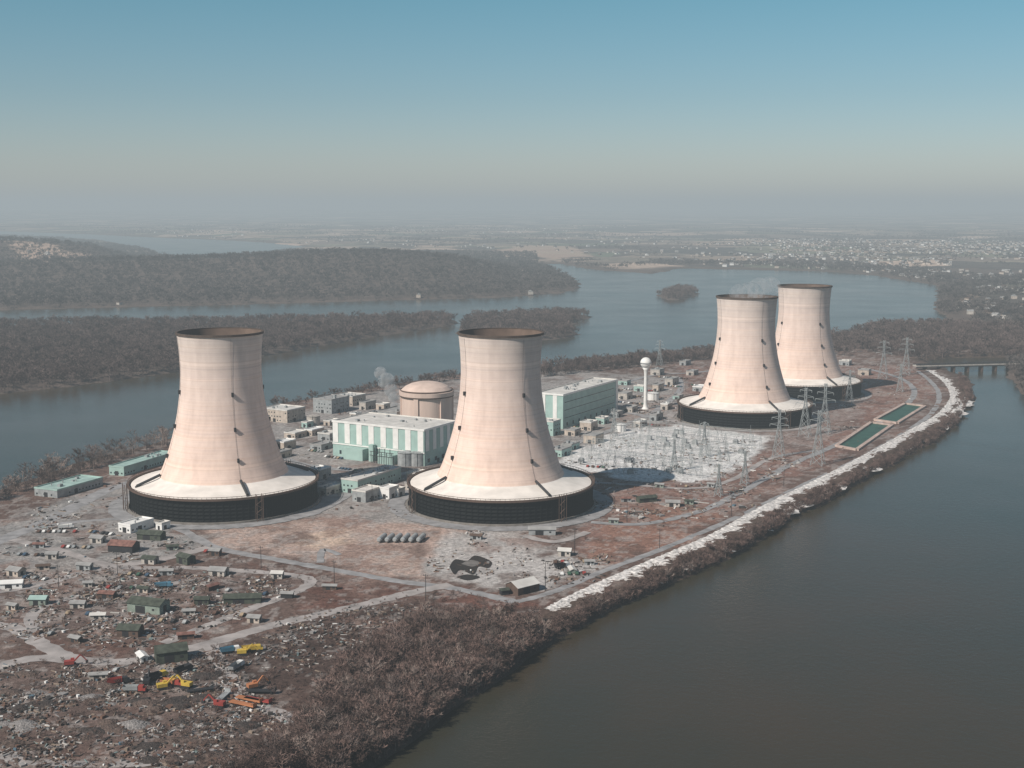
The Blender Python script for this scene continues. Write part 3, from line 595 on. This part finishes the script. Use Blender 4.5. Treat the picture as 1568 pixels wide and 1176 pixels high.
# ---------------------------------------------------------------- scrap and materials
def scatter_poly(pxs,n_,seed):
    poly=GP(pxs); r=np.random.default_rng(seed); a=np.array(poly); lo=a.min(0);hi=a.max(0); out=[]
    while len(out)<n_:
        p=r.uniform(lo,hi,(n_*3+50,2)); ok=sdist(p[:,0],p[:,1],poly)>0
        out+=p[ok].tolist()
    return np.array(out[:n_])
JM=[pmat('scrap_pale',(.46,.43,.40)),pmat('scrap_grey',(.25,.235,.225)),pmat('scrap_rust',(.15,.085,.06)),pmat('scrap_dark',(.045,.04,.037)),pmat('scrap_wood',(.26,.20,.155)),pmat('scrap_faded_teal',(.2,.26,.25)),M_white,pmat('scrap_mud',(.12,.085,.07)),pmat('scrap_faded_blue',(.10,.16,.2))]
wts=[6,7,7,8,6,.6,1.0,8,.4]
mb=MB(); R=random.Random(3)
def junk(pxs,n_,seed,smin,smax,clus=30):
    pts=scatter_poly(pxs,n_,seed); cl=scatter_poly(pxs,clus,seed+1)
    for i,p in enumerate(pts):
        if R.random()<.8:
            c=cl[R.randrange(clus)]; p=c+np.array([R.gauss(0,3.8),R.gauss(0,5)])
        s=R.uniform(smin,smax)*(1 if R.random()<.9 else 1.8); k=R.random(); mi=R.choices(range(9),wts)[0]; rot=TH+R.choice([0,1.57])+R.gauss(0,.35)
        if k<.5: mb.box(p[0],p[1],R.uniform(-.1,.2),s*R.uniform(1.2,3.2),s*.3,R.uniform(.12,.5),rot,mi,R.uniform(-.1,.1))
        elif k<.8: mb.box(p[0],p[1],0,s,s*R.uniform(.5,1),R.uniform(.2,1.1),rot,mi)
        else: 
            q_=(p[0]+s*math.cos(rot),p[1]+s*math.sin(rot)); mb.beam((p[0],p[1],.4),(q_[0],q_[1],.4),R.uniform(.25,.6),mi,n=7)
for args in (([(-40,875),(180,872),(320,880),(450,892),(330,962),(220,1000),(100,990),(-40,950)],2200,1,.4,1.8,60),
  ([(-40,1025),(120,1025),(330,1000),(420,1110),(300,1180),(-40,1190)],3600,3,.35,1.5,80),
  ([(0,850),(60,800),(200,800),(320,840),(200,865)],240,5,.6,2.0,20),
  ([(640,860),(690,815),(800,815),(900,850),(820,905),(700,890)],200,7,.4,1.5,14),
  ([(840,860),(940,850),(900,890),(840,900)],150,9,.5,2.4,8),
  ([(870,740),(1050,735),(1180,700),(1230,700),(1130,790),(1000,810),(930,780)],560,11,.7,2.6,34),
  ([(440,660),(600,610),(620,640),(520,700),(460,720)],260,13,.7,2.6,20),
  ([(850,690),(850,640),(940,590),(1040,575),(1050,640),(960,660)],420,15,.7,2.8,30),
  ([(480,720),(640,715),(630,790),(500,780)],150,17,.5,2.2,14),
  ([(1050,570),(1300,550),(1400,570),(1400,610),(1300,660),(1240,670),(1230,640)],240,19,.7,2.6,20),
  ([(440,955),(560,930),(660,935),(520,1000),(420,1040),(380,1010)],700,21,.4,1.5,36),
  ([(860,712),(960,665),(1170,675),(1085,733)],300,23,.5,2.2,30),
  ([(-40,765),(60,750),(180,735),(200,790),(60,810)],110,25,.6,2.2,12)): junk(*args)
obj('scrap_and_building_materials',mb,JM)
mb=MB()
for p in scatter_poly([(-40,1030),(120,1030),(330,1010),(410,1110),(300,1180),(-40,1190)],70,99):
    r=R.uniform(2,5); h=r*R.uniform(.25,.45); vs=[(p[0],p[1],h)]; N=11
    for ring,(rf,hf) in enumerate(((.5,.62),(1.0,-.05))):
        for k in range(N):
            a=2*math.pi*k/N+R.uniform(-.1,.1); q_=r*rf*R.uniform(.8,1.25); vs.append((p[0]+q_*math.cos(a)*1.3,p[1]+q_*math.sin(a),h*hf*R.uniform(.8,1.2)))
    mb.add(vs,[(0,1+k,1+(k+1)%N) for k in range(N)]+[(1+k,1+N+k,1+N+(k+1)%N,1+(k+1)%N) for k in range(N)],R.choice([0,1,1,2]))
obj('rubble_mounds',mb,[pmat('rubble_grey',(.24,.22,.21),.95,1.2,.5,bump=1),pmat('mound_soil',(.12,.085,.07),.95,1.2,.5,bump=1),pmat('mound_dark',(.06,.047,.042),.95,1.2,.5,bump=1)],smooth=True)
# ---------------------------------------------------------------- bare trees
def bark(name,c):
    m=bpy.data.materials.new(name); m.use_nodes=True; n=m.node_tree.nodes; l=m.node_tree.links; b=n['Principled BSDF']; b.inputs['Roughness'].default_value=.9; b.inputs['Specular IOR Level'].default_value=.1
    oi=n.new('ShaderNodeObjectInfo'); r=n.new('ShaderNodeValToRGB'); r.color_ramp.elements[0].color=(*[x*.5 for x in c],1); r.color_ramp.elements[1].color=(*[x*1.65 for x in c],1)
    l.new(oi.outputs['Random'],r.inputs['Fac']); l.new(r.outputs[0],b.inputs['Base Color']); return m
B1=bark('bare_twig_bark',(.135,.10,.09)); B2=bark('brush_twig_bark',(.155,.105,.09)); B3=bark('far_wood_bark',(.10,.085,.079)); B4=bark('pale_trunk_bark',(.24,.185,.16))
def tree_mesh(name,seed,mat,multi=False,tw=420,lw=.011,spread=.38):
    R=random.Random(seed); mb=MB(); ends=[]
    stems=R.randint(3,5) if multi else 1
    for s in range(stems):
        a=R.uniform(0,6.28); lean=R.uniform(.1,.35) if multi else R.uniform(0,.06)
        top=Vector((math.cos(a)*lean,math.sin(a)*lean,R.uniform(.6,.8))); b0=Vector((math.cos(a)*.03*multi,math.sin(a)*.03*multi,-.03))
        mb.beam(b0,top*.5,.028 if not multi else .018,w2=.018,n=5); mb.beam(top*.5,top,.018,w2=.006,n=4)
        for k in range(9 if not multi else 5):
            t=R.uniform(.22 if multi else .28,.98); p=b0.lerp(top,t); a2=R.uniform(0,6.28); ln=spread*(1.15-t*.6)*R.uniform(.6,1.1)
            q_=p+Vector((math.cos(a2)*ln,math.sin(a2)*ln,ln*R.uniform(.5,1.1))); mb.beam(p,q_,.011,w2=.004,n=3)
            ends.append((p,q_))
            for _ in range(2):
                tt=R.uniform(.4,.9); p2=p.lerp(q_,tt); a3=a2+R.uniform(-1,1); l2=ln*.5; q2=p2+Vector((math.cos(a3)*l2,math.sin(a3)*l2,l2*R.uniform(.4,1.2))); mb.beam(p2,q2,.006,w2=.003,n=3); ends.append((p2,q2))
        ends.append((top*.7,top+Vector((0,0,.15))))
    for i in range(tw):
        p,q_=R.choice(ends); c=p.lerp(q_,R.uniform(.3,1.05)); d=((q_-p).normalized()*.7+Vector((R.gauss(0,.6),R.gauss(0,.6),R.gauss(.35,.5)))).normalized(); ln=R.uniform(.06,.17)
        sd=Vector((R.gauss(0,1),R.gauss(0,1),R.gauss(0,1))).cross(d).normalized()*lw*R.uniform(.5,1.3)
        mb.add([c-sd,c+sd,c+d*ln],[(0,1,2)])
    return mb.mesh(name,[mat])
def coll(name,meshes):
    c=bpy.data.collections.new(name)
    for i,me_ in enumerate(meshes):
        c.objects.link(bpy.data.objects.new(me_.name,me_))
    return c
C_tree=coll('bare_tree_variants',[tree_mesh('bare_tree_form',s,B1,tw=380) for s in range(5)])
C_thin=coll('thin_tree_variants',[tree_mesh('thin_tree_form',s+60,B4 if s%2 else B1,False,230,.007,.34) for s in range(4)])
C_brush=coll('brush_variants',[tree_mesh('brush_form',s+20,B2,True,360,.011,.32) for s in range(4)])
C_far=coll('far_tree_variants',[tree_mesh('far_tree_form',s+40,B3,False,180,.025,.42) for s in range(4)])
def inst(name,pts,sc,collection,ns,zsq=None):
    N=len(pts); me_=bpy.data.meshes.new(name); me_.vertices.add(N); me_.vertices.foreach_set('co',np.asarray(pts,dtype=np.float32).ravel())
    a=me_.attributes.new('scl','FLOAT_VECTOR','POINT'); wd=rng.uniform(.8,1.3,N)*sc; a.data.foreach_set('vector',np.stack([wd,wd,sc],1).astype(np.float32).ravel())
    a=me_.attributes.new('rz','FLOAT_VECTOR','POINT'); a.data.foreach_set('vector',np.stack([np.zeros(N),np.zeros(N),rng.uniform(0,6.28,N)],1).astype(np.float32).ravel())
    a=me_.attributes.new('idx','INT','POINT'); a.data.foreach_set('value',rng.integers(0,ns,N).astype(np.int32))
    o=link(bpy.data.objects.new(name,me_)); ng=bpy.data.node_groups.new(name+'_scatter','GeometryNodeTree')
    ng.interface.new_socket('Geometry',in_out='INPUT',socket_type='NodeSocketGeometry'); ng.interface.new_socket('Geometry',in_out='OUTPUT',socket_type='NodeSocketGeometry')
    gi=ng.nodes.new('NodeGroupInput');go=ng.nodes.new('NodeGroupOutput');ip=ng.nodes.new('GeometryNodeInstanceOnPoints');ci=ng.nodes.new('GeometryNodeCollectionInfo')
    ci.inputs['Collection'].default_value=collection; ci.inputs['Separate Children'].default_value=True; ci.inputs['Reset Children'].default_value=True
    def na(nm,t):
        x=ng.nodes.new('GeometryNodeInputNamedAttribute'); x.data_type=t; x.inputs['Name'].default_value=nm; return x.outputs[0]
    L_=ng.links; L_.new(gi.outputs[0],ip.inputs['Points']); L_.new(ci.outputs[0],ip.inputs['Instance']); ip.inputs['Pick Instance'].default_value=True
    L_.new(na('idx','INT'),ip.inputs['Instance Index']); L_.new(na('rz','FLOAT_VECTOR'),ip.inputs['Rotation']); L_.new(na('scl','FLOAT_VECTOR'),ip.inputs['Scale']); L_.new(ip.outputs[0],go.inputs[0])
    md=o.modifiers.new('scatter','NODES'); md.node_group=ng; return o
def scatter_world(poly,n_,seed):
    r=np.random.default_rng(seed); a=np.array(poly); lo=a.min(0);hi=a.max(0); p=r.uniform(lo,hi,(n_*3,2)); ok=sdist(p[:,0],p[:,1],poly)>0; return p[ok][:n_]
def place(pxs,n_,seed,lo,hi,zmin=-3.6,world=None,noise_thr=None,avoid=False):
    p=scatter_poly(pxs,n_,seed) if not world else scatter_world(world,n_,seed)
    z=height(p[:,0],p[:,1])[0]; ok=z>zmin
    if noise_thr: ok&=fbm(p[:,0],p[:,1],noise_thr[0],77)>noise_thr[1]
    if avoid:
        cx=np.array([(q.x,q.y) for q,_ in RF[::4]]); nn=np.array([(v_.x,v_.y) for _,v_ in RF[::4]])
        dx=p[:,None,:]-cx[None]; k=np.argmin((dx**2).sum(2),1); off=(dx[np.arange(len(p)),k]*nn[k]).sum(1); dist=np.sqrt((dx**2).sum(2).min(1))
        rr0=np.random.default_rng(seed).uniform(0,1,len(p)); lim=14+5*(fbm(p[:,0],p[:,1],25,88)-.5)*2
        ok&=~((off<lim)&(off>-8)&(dist<30)&(rr0<.95))
    p=p[ok];z=z[ok]; s=np.random.default_rng(seed).uniform(lo,hi,len(p))*np.random.default_rng(seed+5).choice([.7,1,1,1.2],len(p)); return np.column_stack([p,z-.3]),s
def multi(name,lst,c,ns):
    P_=[];S_=[]
    for a in lst:
        p,s=a; P_.append(p);S_.append(s)
    return inst(name,np.concatenate(P_),np.concatenate(S_),c,ns)
def wp(poly,n_,seed,lo,hi,**k): return place(None,n_,seed,lo,hi,world=poly,**k)
multi('island_forest',[wp(ISL2,9500,51,9,16),wp(ISL3,1500,52,9,15),wp(ISL4,500,53,9,14)],C_tree,5)
multi('shore_trees',[place([(1270,522),(1340,499),(1440,498),(1640,508),(1640,546),(1430,552),(1330,540)],3600,54,8,15),
  place([(1090,540),(1180,524),(1280,512),(1330,530),(1300,545),(1150,548),(1090,553)],800,55,8,14),
  place([(828,566),(900,558),(1000,550),(1090,540),(1095,549),(1000,560),(900,570),(828,578)],600,56,8,15),
  place([(420,623),(600,591),(700,576),(828,566),(828,571),(700,583),(600,598),(425,630)],160,57,7,12)],C_tree,5)
BR=[(560,1190),(640,1135),(700,1090),(780,1032),(860,979),(950,934),(1050,888),(1120,858),(1170,825),(1230,790),(1300,753),(1370,715),(1420,686),(1455,660),(1478,637),(1490,612),(1488,592),(1470,575),(1468,600),(1462,626),(1435,655),(1385,687),(1305,730),(1245,758),(1165,800),(1105,832),(1035,862),(965,890),(905,916),(842,948),(780,955),(700,940),(640,955),(560,985),(520,1030),(490,1080),(420,1130),(330,1190)]
LOWB=[(560,1190),(640,1135),(780,1032),(842,950),(780,955),(640,955),(520,1030),(490,1080),(400,1190)]
EDGE=[(560,1195),(640,1140),(700,1094),(780,1036),(860,983),(950,938),(1050,891),(1120,861),(1170,829),(1230,793),(1300,756),(1370,718),(1420,690),(1455,664),(1478,640),(1470,640),(1445,662),(1410,684),(1360,710),(1290,746),(1220,780),(1160,812),(1110,845),(1040,872),(940,915),(850,955),(760,1015),(680,1075),(620,1120),(530,1190)]
multi('shoreline_trees',[place([(-100,785),(0,752),(100,717),(180,695),(255,674),(262,682),(190,703),(110,728),(10,762),(-100,800)],150,58,8,17),
  place([(-100,790),(0,756),(100,722),(180,699),(200,702),(110,730),(10,765)],150,59,4,8),place(LOWB,520,67,6,12,avoid=True),place(EDGE,520,68,6,10,avoid=True)],C_thin,4)
multi('river_bank_brush',[place(BR,5400,60,3,7,avoid=True),place(LOWB,1300,61,6,10.5,avoid=True),place(EDGE,1500,69,3.5,7.5,avoid=True)],C_brush,4)
multi('scrub',[place([(300,1000),(500,945),(700,905),(835,935),(700,1000),(400,1190),(250,1190)],1500,62,1,3),
  place([(0,870),(340,870),(470,890),(330,970),(0,960)],260,63,1,3.5),place([(-20,1010),(330,1000),(400,1110),(280,1185),(-20,1200)],420,64,1,3.5),
  place([(1040,560),(1400,560),(1435,600),(1300,690),(1200,740),(1050,815),(900,870),(880,760)],500,65,.8,2.6),place([(330,850),(520,888),(780,925),(700,940),(450,950)],260,66,.7,2)],C_brush,4)
multi('mainland_forest',[place([(-60,474),(300,467),(600,459),(860,448),(888,438),(850,412),(825,404),(820,390),(440,384),(380,393),(360,407),(297,412),(200,425),(-60,430)],15000,70,10,17,noise_thr=(260,.2)),
  place([(-60,430),(200,425),(297,410),(225,382),(100,366),(-60,362)],8000,71,11,18),
  place([(860,404),(940,414),(1050,410),(1250,414),(1437,437),(1500,420),(1300,405),(860,398)],3400,72,9,15,noise_thr=(200,.42)),
  place([(1437,438),(1432,475),(1455,491),(1640,506),(1640,425),(1500,425)],3200,73,9,15,noise_thr=(120,.40)),
  place([(1542,553),(1545,577),(1568,604),(1700,670),(1700,545)],600,74,9,14)],C_far,4)
multi('distant_woods',[place([(-60,360),(800,384),(1640,424),(1640,352),(-60,345)],12000,75,12,20,noise_thr=(500,.58)),place([(-60,360),(800,384),(1640,424),(1640,362),(-60,355)],5500,76,10,16,noise_thr=(180,.59))],C_far,4)
def house_mesh(name,wall,roof):
    mb=MB(); mb.box(0,0,0,12,9,6,0,0); mb.gable(0,0,6,12.6,9.6,3,0,1); mb.box(3,1,6,1,1,4,0,2)
    for x in(-4,-1,2,5):
        for z in(1.2,4): mb.box(x-.3,-4.52,z,1,.1,1.3,0,2)
    return mb.mesh(name,[wall,roof,M_win])
HM=[house_mesh('house_form',w_,r_) for w_,r_ in ((M_white,M_roofg),(M_conc,M_roofg),(M_beige,M_roofg),(M_conc,M_brown),(M_brown,M_roofg),(M_roofw,M_dark),(M_beige,M_brown))]
C_h=coll('house_variants',HM)
def one(a,b_): return a,np.random.default_rng(1).uniform(.7,1.15,len(b_))
multi('town_houses',[one(*place([(1060,408),(1300,414),(1440,430),(1640,440),(1640,365),(1150,368),(1000,385)],2200,80,1,1,noise_thr=(350,.43))),
  one(*place([(380,374),(480,374),(800,384),(1060,400),(1060,352),(100,345)],1100,81,1,1,noise_thr=(700,.52))),
  one(*place([(1455,488),(1640,500),(1640,425),(1500,430)],110,82,1,1,noise_thr=(150,.48))),
  one(*place([(-20,470),(860,448),(860,452),(-20,474)],5,83,1,1)),one(*place([(40,416),(100,416),(100,408),(40,408)],4,84,1,1))],C_h,7)
# ---------------------------------------------------------------- steam
def steam(name,loc,blobs,dens):
    m=bpy.data.materials.new(name+'_vapour'); m.use_nodes=True; n=m.node_tree.nodes; l=m.node_tree.links; n.remove(n['Principled BSDF'])
    vs=n.new('ShaderNodeVolumeScatter'); vs.inputs['Color'].default_value=(.95,.95,.95,1); tc=n.new('ShaderNodeTexCoord')
    no=n.new('ShaderNodeTexNoise'); no.inputs['Scale'].default_value=.22; no.inputs['Detail'].default_value=4; l.new(tc.outputs['Object'],no.inputs['Vector'])
    mr=n.new('ShaderNodeMapRange'); mr.inputs['From Min'].default_value=.42; mr.inputs['From Max'].default_value=.66; mr.inputs['To Max'].default_value=dens; l.new(no.outputs['Fac'],mr.inputs['Value']); l.new(mr.outputs[0],vs.inputs['Density']); l.new(vs.outputs[0],n['Material Output'].inputs['Volume'])
    import bmesh
    bm=bmesh.new()
    from mathutils import Matrix
    for (x,y,z,r) in blobs: bmesh.ops.create_icosphere(bm,subdivisions=2,radius=r,matrix=Matrix.Translation((x,y,z)))
    me_=bpy.data.meshes.new(name); bm.to_mesh(me_); me_.materials.append(m); o=link(bpy.data.objects.new(name,me_)); o.location=loc
gx,gy=G(608,655); steam('steam_plume',(gx,gy,0),[(-2,0,20,4),(-3,0,27,5),(-5,0,34,6.5),(-9,0,42,8),(-14,0,49,6)],.4)
gx,gy=G(1139,641); steam('steam_plume',(gx,gy,113),[(2,0,0,14),(12,4,6,12),(22,4,9,10),(-8,0,3,9)],.08)
# ---------------------------------------------------------------- haze layer: box of glowing, absorbing volume standing in for scattered light
mb=MB(); mb.box(0,38000,-30,150000,90000,400); 
m=bpy.data.materials.new('haze_glow'); m.use_nodes=True; n=m.node_tree.nodes; l=m.node_tree.links; n.remove(n['Principled BSDF'])
SIG=1.4e-4
ab=n.new('ShaderNodeVolumeAbsorption'); ab.inputs['Color'].default_value=(0,0,0,1); ab.inputs['Density'].default_value=SIG
em=n.new('ShaderNodeEmission'); em.inputs['Color'].default_value=(.355,.405,.43,1); em.inputs['Strength'].default_value=SIG
ad=n.new('ShaderNodeAddShader'); l.new(ab.outputs[0],ad.inputs[0]); l.new(em.outputs[0],ad.inputs[1]); l.new(ad.outputs[0],n['Material Output'].inputs['Volume'])
obj('glowing_haze',mb,m)
# ---------------------------------------------------------------- sky, sun, camera
EL=math.radians(41); sd=Vector((-.75,-.66,0)).normalized()
w=bpy.data.worlds.new('World'); scene.world=w; w.use_nodes=True; n=w.node_tree.nodes; l=w.node_tree.links; bg=n['Background']; bg.inputs['Strength'].default_value=.11
sk=n.new('ShaderNodeTexSky'); sk.sky_type='NISHITA'; sk.sun_disc=False; sk.sun_elevation=EL; sk.sun_rotation=math.atan2(sd.x,sd.y); sk.altitude=200; sk.air_density=1.0; sk.dust_density=.6; sk.ozone_density=1.5
tc=n.new('ShaderNodeTexCoord'); sx=n.new('ShaderNodeSeparateXYZ'); l.new(tc.outputs['Generated'],sx.inputs[0])
tr=ramp(sx.outputs[2],[(0,(.76,.76,.86)),(.035,(.69,.72,.80)),(.085,(.54,.68,.73)),(.16,(.41,.71,.71)),(.3,(.27,.45,.46)),(1,(.38,.52,.52))])
l.new(mixc('MULTIPLY',1.0,sk.outputs[0],tr.outputs[0]),bg.inputs['Color'])
sl=bpy.data.lights.new('sun','SUN'); sl.energy=5.0; sl.angle=math.radians(.53); sl.color=(1,.93,.85); so=link(bpy.data.objects.new('sun',sl))
dirv=Vector((sd.x*math.cos(EL),sd.y*math.cos(EL),math.sin(EL))); so.rotation_euler=dirv.to_track_quat('Z','Y').to_euler()
cam=bpy.data.cameras.new('camera'); cam.sensor_width=36; cam.lens=36*FP/1568; cam.clip_start=1; cam.clip_end=200000
co=link(bpy.data.objects.new('camera',cam)); co.location=(0,0,HC); co.rotation_euler=(math.pi/2-P,0,0); scene.camera=co
scene.view_settings.view_transform='Standard'; scene.view_settings.look='None'; scene.view_settings.exposure=0
